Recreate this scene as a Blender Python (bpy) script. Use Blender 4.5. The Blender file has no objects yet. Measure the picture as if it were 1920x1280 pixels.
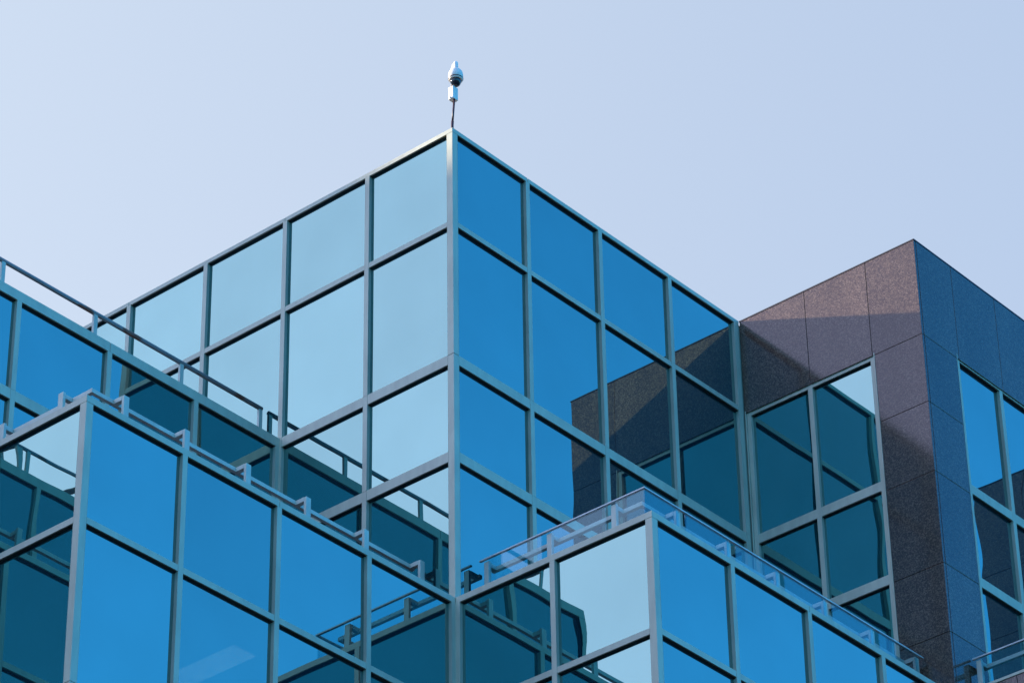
import bpy, bmesh, math, random
from mathutils import Vector, Matrix, Euler

C = bpy.context.scene.collection
scene = bpy.context.scene
S = 1.6                       # metres in one facade bay
H = 18.6566 * S + 1.6         # height of the main roof line above the ground
def W(x, y, z): return Vector((x * S, y * S, z * S + H))   # bay units, z = 0 at the main roof line

# ------------------------------------------------------------------ camera
cd = bpy.data.cameras.new('camera'); cam = bpy.data.objects.new('camera', cd); C.objects.link(cam)
cam.location = W(-18.5071, -16.3156, -18.6566)
cam.rotation_euler = Euler((2.158265, 0.014459, -0.858234), 'XYZ')
cd.sensor_width = 36; cd.lens = 6695.15 / 1920 * 36
cd.clip_start = 0.5; cd.clip_end = 6000
scene.camera = cam

# ------------------------------------------------------------------ sky and sun
SUN = Vector((0.45, -1.0, -0.40)).normalized()            # the way the sunlight travels
world = bpy.data.worlds.new("World"); scene.world = world; world.use_nodes = True
wn = world.node_tree; bg = wn.nodes['Background']; bg.inputs[1].default_value = 0.1
sky = wn.nodes.new('ShaderNodeTexSky'); sky.sky_type = 'NISHITA'; sky.sun_disc = False
sky.sun_elevation = math.asin(-SUN.z); sky.sun_rotation = math.atan2(-SUN.x, -SUN.y)
sky.air_density = 1.0; sky.dust_density = 1.0; sky.ozone_density = 2.0
tc = wn.nodes.new('ShaderNodeTexCoord')
def wdot(v, p0, p1):
    d = wn.nodes.new('ShaderNodeVectorMath'); d.operation = 'DOT_PRODUCT'
    nv = Vector(v).normalized(); d.inputs[1].default_value = nv
    wn.links.new(tc.outputs['Generated'], d.inputs[0])
    m = wn.nodes.new('ShaderNodeMapRange'); m.interpolation_type = 'SMOOTHSTEP'
    m.inputs[1].default_value = p0; m.inputs[2].default_value = p1
    wn.links.new(d.outputs['Value'], m.inputs[0]); return m.outputs[0]
def wmix(col, fac, k, rgb):
    f = wn.nodes.new('ShaderNodeMath'); f.operation = 'MULTIPLY'; f.inputs[1].default_value = k; wn.links.new(fac, f.inputs[0])
    m = wn.nodes.new('ShaderNodeMix'); m.data_type = 'RGBA'; m.clamp_result = False; m.clamp_factor = True
    m.inputs['B'].default_value = (*rgb, 1)
    wn.links.new(f.outputs[0], m.inputs['Factor']); wn.links.new(col, m.inputs['A']); return m.outputs['Result']
def wadd(col, fac, rgb):
    m = wn.nodes.new('ShaderNodeMix'); m.data_type = 'RGBA'; m.blend_type = 'ADD'; m.clamp_result = False
    m.inputs['B'].default_value = (*rgb, 1)
    wn.links.new(fac, m.inputs['Factor']); wn.links.new(col, m.inputs['A']); return m.outputs['Result']
hs = wn.nodes.new('ShaderNodeMix'); hs.data_type = 'RGBA'; hs.blend_type = 'MULTIPLY'
hs.inputs['Factor'].default_value = 1; hs.inputs['B'].default_value = (0.21, 0.96, 1.54, 1)
wn.links.new(sky.outputs[0], hs.inputs['A'])
col = hs.outputs['Result']
col = wmix(col, wdot((.55, .85, .55), 0.30, .98), .88, (1.78, 2.05, 2.45))  # thin high haze behind the building
gm = wn.nodes.new('ShaderNodeMath'); gm.operation = 'MULTIPLY'
wn.links.new(wdot((-.66, .75, -.12), -.30, .30), gm.inputs[0]); wn.links.new(wdot((.55, .85, .55), 0.30, .98), gm.inputs[1])
col = wadd(col, gm.outputs[0], (.62, .52, .28))       # the sky pales towards the sun
col = wmix(col, wdot((-.80, .62, .72), 0.45, 1.0), .80, (4.6, 4.40, 6.6))   # hazy glow near the low sun
wn.links.new(col, bg.inputs[0])

sd = bpy.data.lights.new('sun', 'SUN'); sd.energy = 2.7; sd.angle = math.radians(0.9); sd.color = (1.0, 0.87, 0.72)
so = bpy.data.objects.new('sun', sd); C.objects.link(so)
so.rotation_euler = SUN.to_track_quat('-Z', 'Y').to_euler(); so.location = W(-10, 20, 14)
scene.view_settings.view_transform = 'Standard'; scene.view_settings.look = 'None'
scene.view_settings.exposure = 1.65; scene.view_settings.gamma = 1
scene.cycles.max_bounces = 10; scene.cycles.glossy_bounces = 8; scene.cycles.transparent_max_bounces = 16
scene.cycles.caustics_reflective = False; scene.cycles.caustics_refractive = False

# ------------------------------------------------------------------ materials
def mat(name):
    m = bpy.data.materials.new(name); m.use_nodes = True
    nt = m.node_tree; return m, nt, nt.nodes['Principled BSDF']
def noise(nt, scale, detail=2, vec=None, dim='3D'):
    n = nt.nodes.new('ShaderNodeTexNoise'); n.noise_dimensions = dim
    n.inputs['Scale'].default_value = scale; n.inputs['Detail'].default_value = detail
    if vec is not None: nt.links.new(vec, n.inputs['Vector'])
    return n
def ramp(nt, fac, stops):
    r = nt.nodes.new('ShaderNodeValToRGB'); e = r.color_ramp.elements
    while len(e) < len(stops): e.new(0.5)
    for k, (p, c) in enumerate(stops): e[k].position = p; e[k].color = (*c, 1)
    nt.links.new(fac, r.inputs[0]); return r
def objcoord(nt, sc=(1, 1, 1)):
    t = nt.nodes.new('ShaderNodeTexCoord'); mp = nt.nodes.new('ShaderNodeMapping'); mp.inputs['Scale'].default_value = sc
    nt.links.new(t.outputs['Object'], mp.inputs[0]); return mp.outputs[0]

def metal_mat(name, base, rough=0.42, var=0.10, metal=0.0):
    m, nt, b = mat(name)
    n1 = noise(nt, 1.3, 5, objcoord(nt)); n2 = noise(nt, 9, 4, objcoord(nt, (1, 1, .25)))
    mx = nt.nodes.new('ShaderNodeMath'); mx.operation = 'MULTIPLY_ADD'; mx.inputs[1].default_value = .5
    nt.links.new(n1.outputs[0], mx.inputs[0])
    h = nt.nodes.new('ShaderNodeMath'); h.operation = 'MULTIPLY'; h.inputs[1].default_value = .5
    nt.links.new(n2.outputs[0], h.inputs[0]); nt.links.new(h.outputs[0], mx.inputs[2])
    lo = tuple(c * (1 - var * 1.6) for c in base); hi = tuple(min(1, c * (1 + var)) for c in base)
    r = ramp(nt, mx.outputs[0], [(.35, lo), (.62, hi)])
    nt.links.new(r.outputs[0], b.inputs['Base Color'])
    b.inputs['Metallic'].default_value = metal
    rr = nt.nodes.new('ShaderNodeMapRange'); rr.inputs[3].default_value = rough - .08; rr.inputs[4].default_value = rough + .12
    nt.links.new(n2.outputs[0], rr.inputs[0]); nt.links.new(rr.outputs[0], b.inputs['Roughness'])
    return m
M_FRAME = metal_mat('frame_metal', (.56, .555, .42), .5, .08, .0)
M_RAIL = metal_mat('rail_paint', (.54, .57, .48))
M_CAP = metal_mat('cap_steel', (.62, .62, .60), .3)

def pipe_mat():
    m, nt, b = mat('weathered_pipe')
    n = noise(nt, 2.2, 6, objcoord(nt)); r = ramp(nt, n.outputs[0], [(.30, (.20, .215, .22)), (.54, (.25, .26, .265)), (.60, (.20, .085, .055)), (.68, (.24, .12, .09))])
    nt.links.new(r.outputs[0], b.inputs['Base Color']); b.inputs['Roughness'].default_value = .55; return m
M_PIPE = pipe_mat()

def glass_mat(name, transp=0.0, tint=(.235, .39, .33)):
    m, nt, b = mat(name); nt.nodes.remove(b)
    out = nt.nodes['Material Output']
    g = nt.nodes.new('ShaderNodeBsdfGlossy'); g.inputs['Roughness'].default_value = 0.0
    lw = nt.nodes.new('ShaderNodeLayerWeight'); lw.inputs[0].default_value = .5
    mx = nt.nodes.new('ShaderNodeMix'); mx.data_type = 'RGBA'
    mx.inputs['A'].default_value = (*tint, 1); mx.inputs['B'].default_value = (.8, .9, .95, 1)
    cc = nt.nodes.new('ShaderNodeMath'); cc.operation = 'POWER'; cc.inputs[1].default_value = 5
    nt.links.new(lw.outputs['Facing'], cc.inputs[0]); nt.links.new(cc.outputs[0], mx.inputs['Factor'])
    # faint grime clouds on the coating
    gn = noise(nt, .8, 4, objcoord(nt)); gr = nt.nodes.new('ShaderNodeMapRange'); gr.inputs[3].default_value = .89; gr.inputs[4].default_value = 1.07
    nt.links.new(gn.outputs[0], gr.inputs[0])
    oi = nt.nodes.new('ShaderNodeObjectInfo'); orr = nt.nodes.new('ShaderNodeMapRange'); orr.inputs[3].default_value = .95; orr.inputs[4].default_value = 1.05
    nt.links.new(oi.outputs['Random'], orr.inputs[0])
    mm = nt.nodes.new('ShaderNodeMath'); mm.operation = 'MULTIPLY'; nt.links.new(gr.outputs[0], mm.inputs[0]); nt.links.new(orr.outputs[0], mm.inputs[1])
    vm = nt.nodes.new('ShaderNodeVectorMath'); vm.operation = 'SCALE'
    nt.links.new(mx.outputs['Result'], vm.inputs[0]); nt.links.new(mm.outputs[0], vm.inputs['Scale'])
    nt.links.new(vm.outputs[0], g.inputs['Color'])
    df = nt.nodes.new('ShaderNodeBsdfDiffuse'); df.inputs['Color'].default_value = (.003, .02, .03, 1)
    ad = nt.nodes.new('ShaderNodeAddShader'); nt.links.new(g.outputs[0], ad.inputs[0]); nt.links.new(df.outputs[0], ad.inputs[1])
    last = ad.outputs[0]
    if transp:
        tr = nt.nodes.new('ShaderNodeBsdfTransparent'); tr.inputs[0].default_value = (.75, .95, 1, 1)
        ms = nt.nodes.new('ShaderNodeMixShader'); ms.inputs[0].default_value = transp
        nt.links.new(last, ms.inputs[1]); nt.links.new(tr.outputs[0], ms.inputs[2]); last = ms.outputs[0]
    nt.links.new(last, out.inputs[0]); return m
M_GLASS = glass_mat('blue_mirror_glass')
M_VISION = glass_mat('blue_mirror_glass_clearer', .10)

def clear_mat():
    m, nt, b = mat('balustrade_glass'); nt.nodes.remove(b); out = nt.nodes['Material Output']
    g = nt.nodes.new('ShaderNodeBsdfGlossy'); g.inputs['Roughness'].default_value = 0.0; g.inputs[0].default_value = (.68, .90, .88, 1)
    t = nt.nodes.new('ShaderNodeBsdfTransparent'); t.inputs[0].default_value = (.80, .93, .95, 1)
    f = nt.nodes.new('ShaderNodeLayerWeight'); f.inputs[0].default_value = .5
    pw = nt.nodes.new('ShaderNodeMath'); pw.operation = 'POWER'; pw.inputs[1].default_value = 4.0; nt.links.new(f.outputs['Facing'], pw.inputs[0])
    a = nt.nodes.new('ShaderNodeMath'); a.operation = 'MULTIPLY_ADD'; a.inputs[1].default_value = .9; a.inputs[2].default_value = .055
    nt.links.new(pw.outputs[0], a.inputs[0])
    x = nt.nodes.new('ShaderNodeMixShader'); nt.links.new(a.outputs[0], x.inputs[0]); nt.links.new(t.outputs[0], x.inputs[1]); nt.links.new(g.outputs[0], x.inputs[2])
    nt.links.new(x.outputs[0], out.inputs[0]); return m
M_CLEAR = clear_mat()

def granite_mat():
    m, nt, b = mat('polished_granite')
    oc = objcoord(nt)
    v = nt.nodes.new('ShaderNodeTexVoronoi'); v.inputs['Scale'].default_value = 62; nt.links.new(oc, v.inputs['Vector'])
    sep = nt.nodes.new('ShaderNodeSeparateColor'); nt.links.new(v.outputs['Color'], sep.inputs[0])
    r1 = ramp(nt, sep.outputs[0], [(.0, (.060, .038, .029)), (.30, (.081, .052, .039)), (.55, (.112, .073, .051)), (.80, (.148, .098, .068)), (.96, (.20, .137, .098))])
    n = noise(nt, 60, 3, oc); n2 = noise(nt, .8, 5, objcoord(nt, (1.5, 1.5, .3)))
    mp = nt.nodes.new('ShaderNodeMapRange'); mp.inputs[1].default_value = .3; mp.inputs[2].default_value = .7; mp.inputs[3].default_value = .72; mp.inputs[4].default_value = 1.28
    nt.links.new(n.outputs[0], mp.inputs[0])
    mp2 = nt.nodes.new('ShaderNodeMapRange'); mp2.inputs[1].default_value = .3; mp2.inputs[2].default_value = .7; mp2.inputs[3].default_value = .76; mp2.inputs[4].default_value = 1.2
    nt.links.new(n2.outputs[0], mp2.inputs[0])
    ge = nt.nodes.new('ShaderNodeNewGeometry')
    mp3 = nt.nodes.new('ShaderNodeMapRange'); mp3.inputs[3].default_value = .82; mp3.inputs[4].default_value = 1.14; nt.links.new(ge.outputs['Random Per Island'], mp3.inputs[0])
    a = nt.nodes.new('ShaderNodeMath'); a.operation = 'MULTIPLY'; nt.links.new(mp.outputs[0], a.inputs[0]); nt.links.new(mp2.outputs[0], a.inputs[1])
    a2 = nt.nodes.new('ShaderNodeMath'); a2.operation = 'MULTIPLY'; nt.links.new(a.outputs[0], a2.inputs[0]); nt.links.new(mp3.outputs[0], a2.inputs[1])
    vs = nt.nodes.new('ShaderNodeVectorMath'); vs.operation = 'SCALE'; nt.links.new(r1.outputs[0], vs.inputs[0]); nt.links.new(a2.outputs[0], vs.inputs['Scale'])
    nt.links.new(vs.outputs[0], b.inputs['Base Color'])
    b.inputs['Roughness'].default_value = .10; b.inputs['IOR'].default_value = 1.55
    return m
M_GRANITE = granite_mat()
def plain(name, col, rough=.6, metal=0):
    m, nt, b = mat(name); n = noise(nt, 6, 4, objcoord(nt))
    r = ramp(nt, n.outputs[0], [(.3, tuple(c * .85 for c in col)), (.7, tuple(min(1, c * 1.1) for c in col))])
    nt.links.new(r.outputs[0], b.inputs['Base Color']); b.inputs['Roughness'].default_value = rough; b.inputs['Metallic'].default_value = metal; return m
M_DARK = plain('dark_core_and_shade', (.018, .024, .022), .7)  # inner structure, and the strips that paint shade under the transoms
M_ROOF = plain('roof_membrane', (.16, .165, .17), .9)
M_WHITE = plain('white_plastic', (.93, .85, .74), .45)
M_POLE = plain('dark_pole', (.055, .014, .016), .4)
M_DOME = plain('smoked_dome', (.02, .024, .03), .06)
M_GROUND = plain('asphalt', (.03, .03, .032), .95)
M_PAVE = plain('dark_paving', (.05, .05, .05), .9)
def lamp_mat():
    m, nt, b = mat('lit_diffuser'); b.inputs['Emission Color'].default_value = (1, .9, .8, 1); b.inputs['Emission Strength'].default_value = 1.1; return m
M_LIT = lamp_mat()

# ------------------------------------------------------------------ mesh helpers
class MB:
    def __init__(s): s.v = []; s.f = []; s.sm = []
    def prism(s, pts, z0, z1):                       # plan polygon (bay units) between two heights
        n = len(pts); k = len(s.v)
        ar = sum(pts[i][0] * pts[(i + 1) % n][1] - pts[(i + 1) % n][0] * pts[i][1] for i in range(n))
        if ar < 0: pts = pts[::-1]
        for z in (z0, z1):
            for x, y in pts: s.v.append(W(x, y, z))
        s.f.append(tuple(k + i for i in range(n))[::-1]); s.f.append(tuple(k + n + i for i in range(n)))
        for i in range(n): j = (i + 1) % n; s.f.append((k + i, k + j, k + n + j, k + n + i))
    def box(s, x0, x1, y0, y1, z0, z1):
        x0, x1 = sorted((x0, x1)); y0, y1 = sorted((y0, y1)); z0, z1 = sorted((z0, z1))
        s.prism([(x0, y0), (x1, y0), (x1, y1), (x0, y1)], z0, z1)
    def tube(s, path, r, n=12, smooth=True):
        path = [W(*p) for p in path]; r = r * S; k0 = len(s.v); up = Vector((0, 0, 1)); rings = []
        for i, p in enumerate(path):
            t = ((path[min(i + 1, len(path) - 1)] - path[max(i - 1, 0)])).normalized()
            a = t.cross(up) if abs(t.dot(up)) < .95 else t.cross(Vector((1, 0, 0)))
            a.normalize(); b = t.cross(a).normalized()
            rings.append([p + a * r * math.cos(2 * math.pi * q / n) + b * r * math.sin(2 * math.pi * q / n) for q in range(n)])
        for rg in rings: s.v += rg
        for i in range(len(path) - 1):
            for q in range(n):
                s.f.append((k0 + i * n + q, k0 + i * n + (q + 1) % n, k0 + (i + 1) * n + (q + 1) % n, k0 + (i + 1) * n + q)); s.sm.append(len(s.f) - 1)
        s.f.append(tuple(k0 + q for q in range(n))[::-1]); e = k0 + (len(path) - 1) * n; s.f.append(tuple(e + q for q in range(n)))
    def lathe(s, c, prof, n=32):                     # profile of (radius, height) round a vertical axis at c
        k0 = len(s.v)
        for r, z in prof:
            for q in range(n): s.v.append(W(c[0] + r * math.cos(2 * math.pi * q / n), c[1] + r * math.sin(2 * math.pi * q / n), c[2] + z))
        for i in range(len(prof) - 1):
            for q in range(n):
                s.f.append((k0 + i * n + q, k0 + i * n + (q + 1) % n, k0 + (i + 1) * n + (q + 1) % n, k0 + (i + 1) * n + q)); s.sm.append(len(s.f) - 1)
        s.f.append(tuple(k0 + q for q in range(n))[::-1]); e = k0 + (len(prof) - 1) * n; s.f.append(tuple(e + q for q in range(n)))
    def build(s, name, m, parent=None, bevel=0, second=None):
        me = bpy.data.meshes.new(name)
        off = parent_origin(parent)
        me.from_pydata([v - off for v in s.v], [], s.f); me.materials.append(m)
        bm = bmesh.new(); bm.from_mesh(me); bmesh.ops.recalc_face_normals(bm, faces=bm.faces); bm.to_mesh(me); bm.free()
        if second:
            me.materials.append(second[0])
            for i in range(second[1], len(s.f)): me.polygons[i].material_index = 1
        for i in s.sm: me.polygons[i].use_smooth = True
        o = bpy.data.objects.new(name, me); C.objects.link(o)
        if parent is not None: o.parent = parent
        if bevel:
            b = o.modifiers.new('bevel', 'BEVEL'); b.width = bevel; b.segments = 2; b.limit_method = 'ANGLE'; b.harden_normals = False
        return o
ORIG = {}
def parent_origin(p):
    v = Vector((0, 0, 0))
    while p is not None: v += p.location; p = p.parent
    return v
def thing(name, label, cat, loc, group=None):
    o = bpy.data.objects.new(name, None); C.objects.link(o); o.location = loc; o.empty_display_size = .5
    o['label'] = label; o['category'] = cat
    if group: o['group'] = group
    return o
def struct(o): o['kind'] = 'structure'; return o

# ------------------------------------------------------------------ curtain wall
PD = 0.033        # glass sits this deep behind the face of the frames
FD = 0.085        # depth of the frames
rnd = random.Random(7)
def place(face, plane, u, d):                        # 'y' faces look towards -y, 'x' faces towards -x
    return (u, plane + d) if face == 'y' else (plane + d, u)
def pane(face, plane, u0, u1, z0, z1, wave, parent, m):
    N = 14; mb = MB(); vs = []
    c = [rnd.uniform(-1, 1) * .0005 * (0.5 + wave) for _ in range(4)]
    pil = rnd.choice((-1, 1, 1)) * rnd.uniform(.3, 1) * .0004 * wave
    wv = [(rnd.uniform(.5, 1.6), rnd.uniform(.5, 1.6), rnd.uniform(0, 6.28), rnd.uniform(.3, 1) * .00018 * wave) for _ in range(4)]
    for i in range(N + 1):
        for j in range(N + 1):
            a = i / N; b = j / N
            d = (c[0] * (1 - a) + c[1] * a) * (1 - b) + (c[2] * (1 - a) + c[3] * a) * b
            d += pil * math.sin(math.pi * a) * math.sin(math.pi * b)
            for (p, q, ph, am) in wv: d += am * math.sin(6.28 * (p * a + q * b) + ph)
            x, y = place(face, plane, u0 + (u1 - u0) * a, PD + d)
            vs.append(W(x, y, z0 + (z1 - z0) * b))
    mb.v = vs
    for i in range(N):
        for j in range(N):
            k = i * (N + 1) + j; mb.f.append((k, k + N + 1, k + N + 2, k + 1)); mb.sm.append(len(mb.f) - 1)
    k = len(mb.v)                                    # back face and the four edges close the sheet
    for (u, z) in ((u0, z0), (u1, z0), (u1, z1), (u0, z1)):
        x, y = place(face, plane, u, PD + .012); mb.v.append(W(x, y, z))
    mb.f.append((k, k + 1, k + 2, k + 3))
    cs = [0, N * (N + 1), N * (N + 1) + N, N]
    for q in cs: mb.v.append(Vector(mb.v[q]))
    for q in range(4): mb.f.append((k + 4 + q, k + 4 + (q + 1) % 4, k + (q + 1) % 4, k + q))
    return mb.build('window_pane', m, parent)

MW = 0.050        # mullion width
def wall(face, plane, us, z_top, lines, z_bot, parent, wave=1.0, m=None, skip=None, low=None, ends=(0, 0), special=None):
    """us = edges list [(u_lo, u_hi), ...] of the mullions in order; lines = transoms (top, bottom); low = below this no single panes"""
    us = sorted(us); mb = MB()
    zf = z_bot
    for (a, b) in us:
        p0 = place(face, plane, a, 0); p1 = place(face, plane, b, FD)
        zs = [z_top] + [l[0] for l in lines if l[0] - l[1] > .08 and l[0] < z_top - .5] + [zf]
        for q in range(len(zs) - 1):                 # thin joints in the mullions at each floor
            mb.box(p0[0], p1[0], p0[1], p1[1], zs[q] - (.0025 if q else 0), zs[q + 1] + .0)
    for (zt, zb) in lines:
        for i in range(len(us) - 1):
            p0 = place(face, plane, us[i][1] + .0022, .0015); p1 = place(face, plane, us[i + 1][0] - .0022, FD)
            mb.box(p0[0], p1[0], p0[1], p1[1], zt, zb)
    n0 = len(mb.f)                                    # black strips painting shade under each transom, second material of the frame
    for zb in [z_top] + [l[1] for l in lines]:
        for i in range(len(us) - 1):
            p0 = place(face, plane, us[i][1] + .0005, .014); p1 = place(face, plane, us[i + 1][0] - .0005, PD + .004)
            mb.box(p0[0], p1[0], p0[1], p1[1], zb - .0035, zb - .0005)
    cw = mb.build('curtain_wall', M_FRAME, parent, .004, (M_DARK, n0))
    edges = [z_top] + [z for l in lines for z in l] + [z_bot]
    zpairs = [(edges[i], edges[i + 1]) for i in range(0, len(edges), 2)]
    lows = MB(); anylow = False
    for (zt, zb) in zpairs:
        for i in range(len(us) - 1):
            a, b = us[i][1], us[i + 1][0]
            if low is not None and zt < low:
                p0 = place(face, plane, a - .005, PD); p1 = place(face, plane, b + .005, PD + .012)
                lows.box(p0[0], p1[0], p0[1], p1[1], zt + .005, zb - .005); anylow = True; continue
            if skip and skip(a, zt): continue
            pane(face, plane, a - .005, b + .005, zb - .005, zt + .005, wave, cw, special if (special and i == 1) else (m or M_GLASS))
    if anylow:
        o = lows.build('lower_glazing', M_GLASS, cw); o['kind'] = 'stuff'
    # the dark strips above paint the underside shade seen behind the frames
    return cw
def mulls(centres): return [(c - MW / 2, c + MW / 2) for c in centres]

ZC = -.0435; Z1 = (-.9734, -1.0239); Z2 = (-2.3297, -2.4237); Z3 = (-3.271, -3.367)
ZL = -4.6579; ZLb = -4.7134; ZT = (-5.6549, -5.7071)
FL = 2.3290
ZG = -(18.6566 + 1.0)
low_lines = []
z = -6.987
while z > ZG + 1:
    low_lines.append((z, z - .094)); 
    if z - .95 > ZG + .5: low_lines.append((z - .96, z - 1.01))
    z -= FL
PW = .067         # corner post, width of each face

GB = thing('glass_building', 'stepped office building clad in blue mirror glass with pale grey green metal frames', 'building', W(0, 0, ZG))

def coping(parts, z0, z1, parent, cap=True, name='coping', m=None):
    mb = MB()
    for p in parts: mb.prism(p, z0, z1)
    o = mb.build(name, m or M_FRAME, parent, .004); return o
def seg(a, b, step, off=0):                          # cut a run into lengths with a hair joint
    pts = [a]; x = a + off if off else a + step
    while x < b - .3: pts.append(x); x += step
    pts.append(b); g = .0028
    return [(pts[i] + (g if i else 0), pts[i + 1] - (g if i < len(pts) - 2 else 0)) for i in range(len(pts) - 1)]
CD = .16
# ---- tower at the front corner (x 0..4, y 0..8)
XE = 4.0
wall('x', 0, [(PW, PW + .0005)] + mulls([1, 2, 3, 4, 5, 6, 7]) + [(7.95, 8)], ZC, [Z1, Z2, Z3], ZL - .05, GB, .75,
     skip=lambda a, zt: a > 1.9 and zt < -2.0)
wall('y', 0, [(PW, PW + .0005)] + mulls([1, 2, 3]) + [(XE - .040, XE + .018)], ZC, [Z1, Z2, Z3], ZL - .05, GB, .8)
mb = MB()
for a, b in ((ZC - .002, Z2[0] - .002), (Z2[0] - .006, ZL - .0005)): mb.box(0, PW, 0, PW, a, b)
mb.build('corner_post', M_FRAME, GB, .004)
def corner_coping(x0, y0, x1, y1, zt, zb, name='coping', offx=0, offy=0, m=None, cap=.016):
    """coping round a convex corner at (x0,y0): a run to (x1,y0) and a run to (x0,y1)"""
    parts = []; D = CD
    for k, (a, b) in enumerate(seg(x0, x1, 2, offx)):
        parts.append(([(a, y0), (b, y0), (b, y0 + D), (a + (D if k == 0 else 0), y0 + D)]))
    for k, (a, b) in enumerate(seg(y0, y1, 2, offy)):
        parts.append(([(x0, a), (x0, b), (x0 + D, b), (x0 + D, a + (D if k == 0 else 0))]))
    coping(parts, zb, zt, GB if m is None else GR, m=m)
    if cap:                                          # raised inner edge of the coping
        mb = MB(); i = .03
        mb.prism([(x0 + i, y0 + i), (x1, y0 + i), (x1, y0 + D), (x0 + D, y0 + D), (x0 + D, y1), (x0 + i, y1)], zt, zt + cap)
        mb.build('coping_upstand', m or M_FRAME, GB if m is None else GR, .003)
corner_coping(0, 0, XE + .034, 8, 0, ZC, offx=1, offy=2, cap=.006)
mb = MB(); mb.box(4.0185, 4.066, .012, .05, ZL, -.035); mb.build('corner_trim', M_FRAME, GB)
# ---- left upper wing (x -4..0, y 2..), its roof one floor down
wall('y', 2, [(-4 + PW - .0005, -4 + PW)] + mulls([-3, -2, -1]) + [(-.045, 0)], Z2[1], [Z3], ZL - .05, GB, .8)
wall('x', -4, [(2 + PW, 2 + PW + .0005)] + mulls([3]) + [(3.955, 4)], Z2[1], [Z3], ZL - .05, GB, .8)
mb = MB(); mb.box(-4, -4 + PW, 2, 2 + PW, Z2[1] - .002, ZL - .05); mb.build('corner_post', M_FRAME, GB, .004)
corner_coping(-4, 2, 0, 4, Z2[0], Z2[1], cap=.0)
# ---- farther left upper wing (x -8..-4, y 4..)
wall('y', 4, [(-8 + PW - .0005, -8 + PW)] + mulls([-7, -6, -5]) + [(-4.045, -4)], Z2[1], [Z3], ZL - .05, GB, 1.0, low=-2)
wall('x', -8, [(4 + PW, 4 + PW + .0005)] + mulls([5, 6, 7]) + [(7.95, 8)], Z2[1], [Z3], ZL - .05, GB, 1.0, low=-2)
mb = MB(); mb.box(-8, -8 + PW, 4, 4 + PW, Z2[1] - .002, ZL - .05); mb.build('corner_post', M_FRAME, GB, .004)
corner_coping(-8, 4, -4, 8, Z2[0], Z2[1], cap=.0)
# ---- left lower block (x -4..0, y 0..2)
wall('y', 0, [(-4 + PW - .0005, -4 + PW)] + mulls([-3, -2, -1]) + [(-.045, 0)], ZLb, [ZT] + low_lines, ZG, GB, 1.0, low=-7.0, special=M_VISION)
wall('x', -4, [(PW, PW + .0005)] + mulls([1]) + [(1.955, 2)], ZLb, [ZT] + low_lines, ZG, GB, 0.9, low=-7.0)
mb = MB()
for a, b in ((ZLb - .002, -6.985), (-6.989, ZG)): mb.box(-4, -4 + PW, 0, PW, a, b)
mb.build('corner_post', M_FRAME, GB, .004)
corner_coping(-4, 0, 0, 2, ZL, ZLb, offx=2)
# ---- farther left lower block (x -8..-4, y 2..4)
wall('y', 2, [(-8 + PW - .0005, -8 + PW)] + mulls([-7, -6, -5]) + [(-4.045, -4)], ZLb, [ZT] + low_lines, ZG, GB, 1.0, low=-2)
wall('x', -8, [(2 + PW, 2 + PW + .0005)] + mulls([3]) + [(3.955, 4)], ZLb, [ZT] + low_lines, ZG, GB, 1.0, low=-2)
mb = MB(); mb.box(-8, -8 + PW, 2, 2 + PW, ZLb - .002, ZG); mb.build('corner_post', M_FRAME, GB, .004)
corner_coping(-8, 2, -4, 4, ZL, ZLb)
# ---- right lower block (x 0..4, y -2..0)
wall('x', 0, [(-2 + PW - .0005, -2 + PW)] + mulls([-1]) + [(-.045, 0)], ZLb, [ZT] + low_lines, ZG, GB, 0.8, low=-7.0)
wall('y', -2, [(PW, PW + .0005)] + mulls([1, 2, 3]) + [(3.99, 4.035)], ZLb, [ZT] + low_lines, ZG, GB, 1.0, low=-7.0)
mb = MB()
for a, b in ((ZLb - .002, -6.985), (-6.989, ZG)): mb.box(0, PW, -2, -2 + PW, a, b)
mb.build('corner_post', M_FRAME, GB, .004)
corner_coping(0, -2, 4.04, 0, ZL, ZLb, offx=2)
# ---- dark structure and flat roofs behind the glass
mb = MB(); e = FD + .002
mb.box(e, 4.038, e, 8, ZG, -.05)
mb.box(-4 + e, e, 2 + e, 8, ZG, Z2[0] - .05)
mb.box(-8 + e, -4 + e, 4 + e, 8, ZG, Z2[0] - .05)
mb.box(-8 + e, -4 + e, 2 + e, 4 + e, ZG, ZL - .06)
mb.box(-4 + e, e, 1.2, 2 + e, ZG, ZL - .06)
mb.box(-4 + e, e, e, 1.2, ZL - .5, ZL - .06)
mb.box(-4 + e, -2.9, e, 1.2, ZG, ZL - .5)
mb.box(-1.0, e, e, 1.2, ZG, ZL - .5)
mb.box(e, 4.03, -2 + e, e, ZG, ZL - .06)
mb.build('inner_structure', M_DARK, GB)
mb = MB()
for x0, x1, y0, y1, zz in ((e, 4, e, 8, -.05), (-4 + e, .05, 2 + e, 8, Z2[0] - .05), (-8 + e, -4 + e, 4 + e, 8, Z2[0] - .05),
                           (-8 + e, -4, 2 + e, 4, ZL - .06), (-4 + e, 0, e, 2, ZL - .06), (e, 4, -2 + e, 0, ZL - .06)):
    mb.box(x0, x1, y0, y1, zz + .003, zz + .008)
mb.build('roof', M_ROOF, GB)
# office ceiling light glimpsed through a pane of the left lower block
mb = MB(); mb.box(-2.325, -2.10, .115, .95, -5.985, -5.995); mb.build('ceiling_light', M_LIT, GB)
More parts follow.
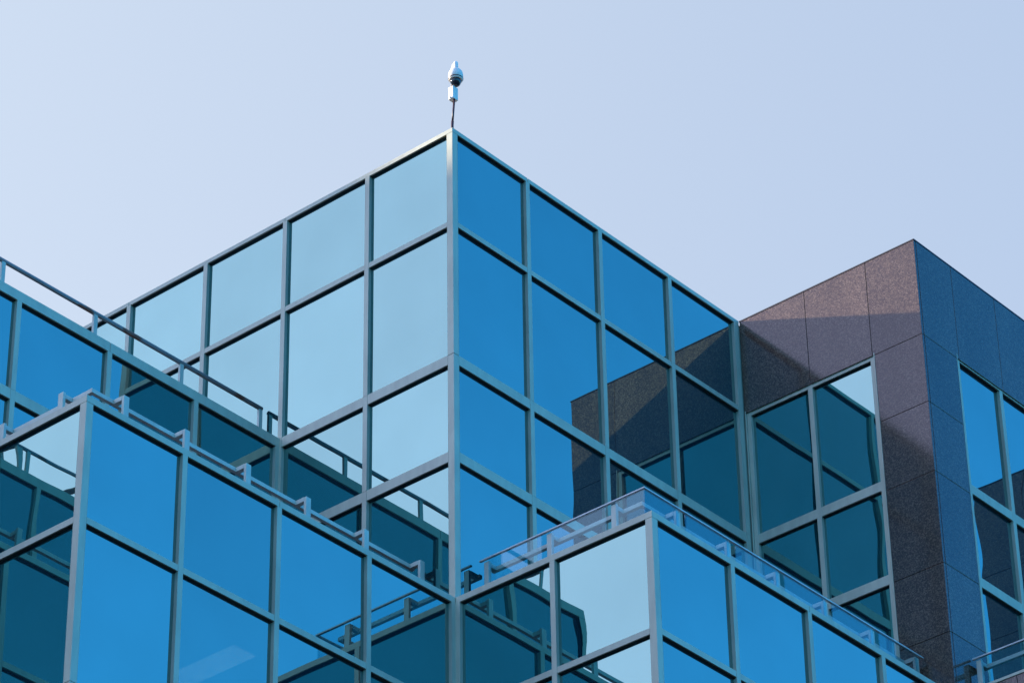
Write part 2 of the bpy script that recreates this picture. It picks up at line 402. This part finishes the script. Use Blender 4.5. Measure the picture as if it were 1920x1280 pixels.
# ------------------------------------------------------------------ granite building
GR = thing('granite_building', 'dark polished granite office building with blue windows, right of the glass building', 'building', W(4.04, -2, ZG))
GX = 4.04; GT = .03           # face of the granite, slab thickness
SE = [-1.03, -1.742, -2.455, -3.375, -4.046, -4.70, -5.41]
zz = -5.41
while zz > ZG + .8: zz -= .776; SE.append(zz)
SE.append(ZG)
g = .0028
def slabs(face, plane, u_edges, z_edges, mb):
    for i in range(len(u_edges) - 1):
        for j in range(len(z_edges) - 1):
            p0 = place(face, plane, u_edges[i] + g, 0); p1 = place(face, plane, u_edges[i + 1] - g, GT)
            mb.box(p0[0], p1[0], p0[1], p1[1], z_edges[j] - g, z_edges[j + 1] + g)
def granite_block(x0, y0, left_open, right_open, yend, xend, ztop, zw_bot_l, zw_bot_r):
    """left_open / right_open = (lo, hi) of the glazed opening along each face or None"""
    mb = MB()
    # left face (looks to -x), from y0 up to yend
    if left_open:
        lo, hi = left_open
        ue = [y0 + GT * 0, y0 + .548, y0 + 1.244, yend]
        slabs('x', x0, ue, [ztop - .012, SE[0]], mb)
        slabs('x', x0, [y0, lo], SE[0:], mb)
        slabs('x', x0, [lo, yend], [zw_bot_l, ZG], mb)
    else:
        zl = [ztop - .03] + [s for s in SE if s < ztop - .3]
        slabs('x', x0, [y0, y0 + .7, y0 + 1.4, yend], zl, mb)
    if right_open:
        lo, hi = right_open
        ue = [x0 + GT + .001]; u = x0 + .575
        while u < xend - .3: ue.append(u); u += .70
        ue.append(xend)
        slabs('y', y0, ue, [ztop - .012, SE[0]], mb)
        slabs('y', y0, [x0 + GT + .001, lo], SE[0:], mb)
        slabs('y', y0, [hi, xend], SE[0:], mb)
        slabs('y', y0, [lo, hi], [zw_bot_r, ZG], mb)
    else:
        zl = [ztop - .03] + [s for s in SE if s < ztop - .3]
        slabs('y', y0, [x0 + GT + .001 + .7 * k for k in range(5)] + [xend], zl, mb)
    return mb.build('granite_cladding', M_GRANITE, GR, .003)
def granite_window(face, plane, lo, hi, centres, z_top, lines, z_bot, wave, nm='window'):
    """glazing set slightly back in the stone opening"""
    mb = MB(); R = .012; pl = plane + R
    us = [(lo + .012, lo + .055)] + mulls(centres) + [(hi - .055, hi - .012)]
    for (a, b) in us:
        p0 = place(face, pl, a, 0); p1 = place(face, pl, b, FD); mb.box(p0[0], p1[0], p0[1], p1[1], z_top - .008, z_bot)
    for (zt, zb) in [(z_top - .008, z_top - .058)] + lines:
        for i in range(len(us) - 1):
            p0 = place(face, pl, us[i][1], .0015); p1 = place(face, pl, us[i + 1][0], FD); mb.box(p0[0], p1[0], p0[1], p1[1], zt, zb)
    n0 = len(mb.f)  # from here, dark strips that paint the shade below each transom
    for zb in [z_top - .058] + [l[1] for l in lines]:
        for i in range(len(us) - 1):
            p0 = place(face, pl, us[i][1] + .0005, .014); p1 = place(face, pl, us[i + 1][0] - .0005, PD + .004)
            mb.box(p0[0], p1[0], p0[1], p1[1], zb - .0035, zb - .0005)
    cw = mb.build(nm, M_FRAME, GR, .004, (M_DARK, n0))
    edges = [z_top - .058] + [z for l in lines for z in l] + [z_bot]
    for k in range(0, len(edges), 2):
        for i in range(len(us) - 1):
            pane(face, pl, us[i][1] - .005, us[i + 1][0] + .005, edges[k + 1] - .005, edges[k] + .005, wave, cw, M_GLASS)
    # outer trim strip next to the stone
    for a, b in ((lo, lo + .008), (hi - .008, hi)):
        mb = MB(); p0 = place(face, plane, a, -.002); p1 = place(face, plane, b, .05); mb.box(p0[0], p1[0], p0[1], p1[1], z_top, z_bot)
        mb.build('window_trim', M_FRAME, cw)
    return cw
GL = (-1.474, -.008); GRo = (4.575, 7.505)
granite_block(GX, -2, GL, GRo, -.002, 8.04, 0, ZL - .06, ZL - .06)
granite_window('x', GX, GL[0], GL[1], [-.741], -1.005, [Z2, Z3], ZL - .05, .9)
granite_window('y', -2, GRo[0], GRo[1], [5.29, 5.99, 6.69], -.985, [Z2, Z3], ZL - .05, .8)
granite_block(8.04, -4, (-3.474, -2.008), (8.575, 11.5), -2.002, 12, 0, ZL - .06, ZL - .06)
granite_window('x', 8.04, -3.474, -2.008, [-2.741], -1.005, [Z2, Z3], ZL - .05, .9)
granite_block(GX, -4, None, None, -2.002, 8.04, ZL, 0, 0)
mb = MB(); e2 = GT + .003
mb.box(GX + .10, 8.1, -2 + .10, 8, ZG, -.03)
mb.box(8.04 + .10, 12, -4 + .10, 8, ZG, -.03); mb.box(GX + e2, 8.1, -4 + e2, -2 + e2, ZG, ZL - .035)
mb.build('inner_structure', M_DARK, GR)
mb = MB()                                              # backing slabs right behind the cladding so joints read dark
mb.box(GX + e2, GX + .099, -2 + e2, GL[0] - .004, ZG, -.02); mb.box(GX + e2, GX + .099, GL[0], 0, -.99, -.02)
mb.box(GX + .1, GRo[0] - .004, -2 + e2, -1.901, ZG, -.02); mb.box(GRo[0], 8.03, -2 + e2, -1.901, -.97, -.02)
mb.box(8.04 + e2, 8.139, -4 + e2, -3.48, ZG, -.02); mb.box(8.04 + e2, 8.139, -3.478, -2, -.99, -.02)
mb.build('backing_wall', M_DARK, GR)
M_EDGE = plain('bronze_flashing', (.05, .05, .055), .4)
mb = MB()
for x0, y0, x1, y1, zt in ((GX, -2, 8.04, 0, 0), (8.04, -4, 12, -2, 0)):
    mb.prism([(x0 - .004, y0 - .004), (x1, y0 - .004), (x1, y0 + .2), (x0 + .2, y0 + .2), (x0 + .2, y1), (x0 - .004, y1)], zt - .011, zt)
mb.build('roof_flashing', M_EDGE, GR)
corner_coping(GX - .003, -4.003, 8.04, -2.004, ZL, ZL - .027, m=M_FRAME, cap=0)

# ------------------------------------------------------------------ roof edge railings
RT = -4.232 - ZL               # height of the bracket rails over the coping
def bracket_rail(name, label, cat, group, x0, y0, x1, y1, zb, xs, ys, glass=False, rail_x1=None, rail_y1=None, cap_over=.09):
    """rail set in from a convex roof corner at (x0,y0); posts at xs along the y0 edge and at ys along the x0 edge"""
    t = thing(name, label, cat, W(x0 + .3, y0 + .3, zb), group); top = zb + RT
    rx = rail_x1 if rail_x1 is not None else x1; ry = rail_y1 if rail_y1 is not None else y1
    mb = MB(); a, b = .405, .440
    if xs: mb.prism([(x0 + a, y0 + a), (rx, y0 + a), (rx, y0 + b), (x0 + b, y0 + b)], top - .036, top)
    if ys: mb.prism([(x0 + a, y0 + a), (x0 + a, ry), (x0 + b, ry), (x0 + b, y0 + b)], top - .036, top)
    mb.build('rail', M_RAIL, t, .003)
    for x in xs:
        mb = MB(); mb.box(x - .027, x + .027, y0 + .296, y0 + .322, zb - .05, top); mb.box(x - .030, x + .012, y0 + .322, y0 + a, top - .038, top)
        mb.build('post', M_RAIL, t, .003)
    for y in ys:
        mb = MB(); mb.box(x0 + .296, x0 + .322, y - .027, y + .027, zb - .05, top); mb.box(x0 + .322, x0 + a, y - .012, y + .030, top - .038, top)
        mb.build('post', M_RAIL, t, .003)
    if glass:
        g0, g1 = .282, .291; gt = top + .012
        px = [x0 + g0] + sorted(xs)
        for i, x in enumerate(px):
            u0 = x + (.03 if i else 0); u1 = (px[i + 1] - .010) if i < len(px) - 1 else x1 - .03
            if i: u0 = x + .072
            if u1 - u0 > .04:
                mb = MB(); mb.box(u0, u1, y0 + g0, y0 + g1, zb - .02, gt); mb.build('glass_panel', M_CLEAR, t)
        py = [y0 + g1 + .001] + sorted(ys)
        for i, y in enumerate(py):
            u0 = y + (.072 if i else 0); u1 = (py[i + 1] - .03) if i < len(py) - 1 else y1 - .03
            if u1 - u0 > .04:
                mb = MB(); mb.box(x0 + g0, x0 + g1, u0, u1, zb - .02, gt); mb.build('glass_panel', M_CLEAR, t)
        xe = x1 - .02; ye = y1 - .012
        mb = MB(); c0, c1 = g0 - .006, g1 + .008
        mb.prism([(x0 + c0, y0 + c0), (xe, y0 + c0), (xe, y0 + c1), (x0 + c1, y0 + c1), (x0 + c1, ye), (x0 + c0, ye)], gt, gt + .013)
        mb.build('top_cap', M_CAP, t, .002)
    return t
G_BR = 'bracket rails along the terrace roof edges'; G_GB = 'glass balustrades along the terrace roof edges'; G_PR = 'pipe railings along the upper roof edges'
bracket_rail('roof_rail', 'pale square roof rail on angled brackets above the front left terrace block of mirror glass', 'railing', G_BR,
             -4, 0, 0, 2, ZL, [-3.343, -2.708, -2.048, -1.383, -.718, -.060], [.625, 1.27, 1.90], rail_x1=-.03, rail_y1=1.97)
bracket_rail('roof_rail', 'bracket rail reflected low in the side glass of the front left block', 'railing', G_BR,
             -8, 2, -4, 4, ZL, [-7.343, -6.69, -6.03, -5.37, -4.71, -4.06], [2.62, 3.27, 3.90], rail_x1=-4.03, rail_y1=3.97)
bracket_rail('glass_balustrade', 'low clear glass balustrade with thin metal cap around the corner of the front right terrace', 'balustrade', G_GB,
             0, -2, 4.04, 0, ZL, [.72, 1.365, 2.01, 2.655, 3.31, 3.945], [-1.395, -.735, -.075], glass=True, rail_x1=4.0, rail_y1=-.03)
bracket_rail('glass_balustrade', 'short stretch of clear glass balustrade over granite at the lower right corner', 'balustrade', G_GB,
             GX, -4, 8.04, -2, ZL, [4.75, 5.4, 6.05, 6.7, 7.35, 7.98], [-3.38, -2.72, -2.065], glass=True, rail_x1=8.0, rail_y1=-2.03)

def pipe_rail(label, path, posts, zb, zr):
    t = thing('pipe_railing', label, 'railing', W(posts[0][0], posts[0][1], zb), G_PR)
    mb = MB(); mb.tube(path, .0205, 14); mb.build('handrail', M_PIPE, t)
    for x, y in posts:
        mb = MB(); mb.box(x - .021, x + .021, y - .012, y + .012, zb + .001, zr - .012); mb.build('post', M_RAIL, t, .002)
    return t
pipe_rail('rust spotted grey pipe railing along the roof edge of the upper left wing',
          [(-.008, 2.22, -1.942), (-1.5, 2.22, -1.938), (-3.65, 2.22, -1.938), (-3.65, 3.9, -1.938)],
          [(-.028, 2.22), (-.985, 2.22), (-1.99, 2.22), (-3.02, 2.22), (-3.64, 2.22), (-3.65, 3.0), (-3.65, 3.8)], Z2[0], -1.938)
pipe_rail('dark pipe railing reflected in the side glass of the front left block',
          [(-6.93, 5.9, -1.938), (-6.93, 4.22, -1.938), (-7.75, 4.22, -1.938), (-7.75, 7.5, -1.938)],
          [(-6.94, 4.22), (-7.03, 4.22), (-6.93, 4.4), (-6.93, 4.7), (-7.7, 4.22), (-7.75, 5), (-7.75, 6)], Z2[0], -1.938)

# ------------------------------------------------------------------ security camera on its pole at the tower corner
SC = thing('security_camera', 'white dome camera on a thin dark pole above the glass building corner', 'camera', W(.113, .1, -.04))
mb = MB(); mb.tube([(.112, .1, -.045), (.113, .1, .13), (.1165, .1, .18)], .0125, 12); mb.tube([(.116, .1, .17), (.143, .1, .445)], .0098, 12)
mb.build('pole', M_POLE, SC)
cx, cy = .150, .100
mb = MB(); mb.box(cx - .037, cx + .030, cy - .012, cy + .045, .435, .570); mb.box(cx - .050, cx + .040, cy + .012, cy + .022, .440, .455); mb.build('mounting_box', M_WHITE, SC, .006)
mb = MB(); bx, by = cx + .045, cy + .06
mb.tube([(cx + .01, cy + .03, .56), (cx + .04, cy + .065, .62), (cx + .045, cy + .07, .72), (cx + .03, cy + .05, .80), (cx + .012, cy + .02, .835), (cx + .006, cy + .005, .80), (cx + .004, cy, .755)], .019, 14)
mb.build('gooseneck_arm', M_WHITE, SC)
hc = (cx - .000, cy - .012, 0)
mb = MB(); mb.lathe(hc, [(.052, .640), (.060, .642), (.064, .652), (.064, .665), (.066, .668), (.066, .700), (.060, .730), (.046, .752), (.027, .764), (.022, .774), (.0215, .832), (.017, .845), (.006, .850)], 36)
hs_ = mb.build('housing', M_WHITE, SC)
mb = MB(); mb.lathe(hc, [(.0655, .652), (.0672, .654), (.0672, .659), (.0655, .661)], 36); mb.build('seal_ring', M_POLE, SC)
mb = MB(); mb.lathe(hc, [(.004, .577), (.022, .582), (.036, .594), (.045, .612), (.049, .630), (.050, .642)], 32); mb.build('dome', M_DOME, SC)

# ------------------------------------------------------------------ unseen block added far behind, left of frame, to keep sun off the facades
NB = thing('shade_block', 'tall plain unseen block added beyond the left edge of the view to shade the left faces', 'building', W(-13, 22, ZG))
nz = .40 * (22 - .88)
mb = MB(); mb.box(-24, -2.0, 22, 27, ZG, nz); mb.build('wall', M_FRAME, NB)
mb = MB(); mb.box(-4.8, 1.5, 22.3, 26.5, nz + .002, 10.9); mb.build('roof_shade_box', M_FRAME, NB)  # box added on top to keep the sun off the far granite block
mb = MB(); mb.box(-1.99, 1.5, 22, 27, ZG, nz); mb.build('wall', M_FRAME, NB)
mb = MB()
for k in range(11):
    for j in range(21): mb.box(-23.8 + j * 1.03, -22.95 + j * 1.03, 21.985, 21.999, nz - 1.6 - k * 2.3, nz - .4 - k * 2.3)
o = mb.build('window_band', M_GLASS, NB); o['kind'] = 'stuff'
# ------------------------------------------------------------------ ground far below
bmg = MB(); bmg.v = [Vector(p) for p in ((-2500, -2500, 0), (2500, -2500, 0), (2500, 2500, 0), (-2500, 2500, 0))]; bmg.f = [(0, 1, 2, 3)]
struct(bmg.build('ground', M_GROUND))
bmg = MB(); bmg.v = [Vector(p) for p in ((-24, -14, .004), (34, -14, .004), (34, 30, .004), (-24, 30, .004))]; bmg.f = [(0, 1, 2, 3)]
struct(bmg.build('pavement', M_PAVE))
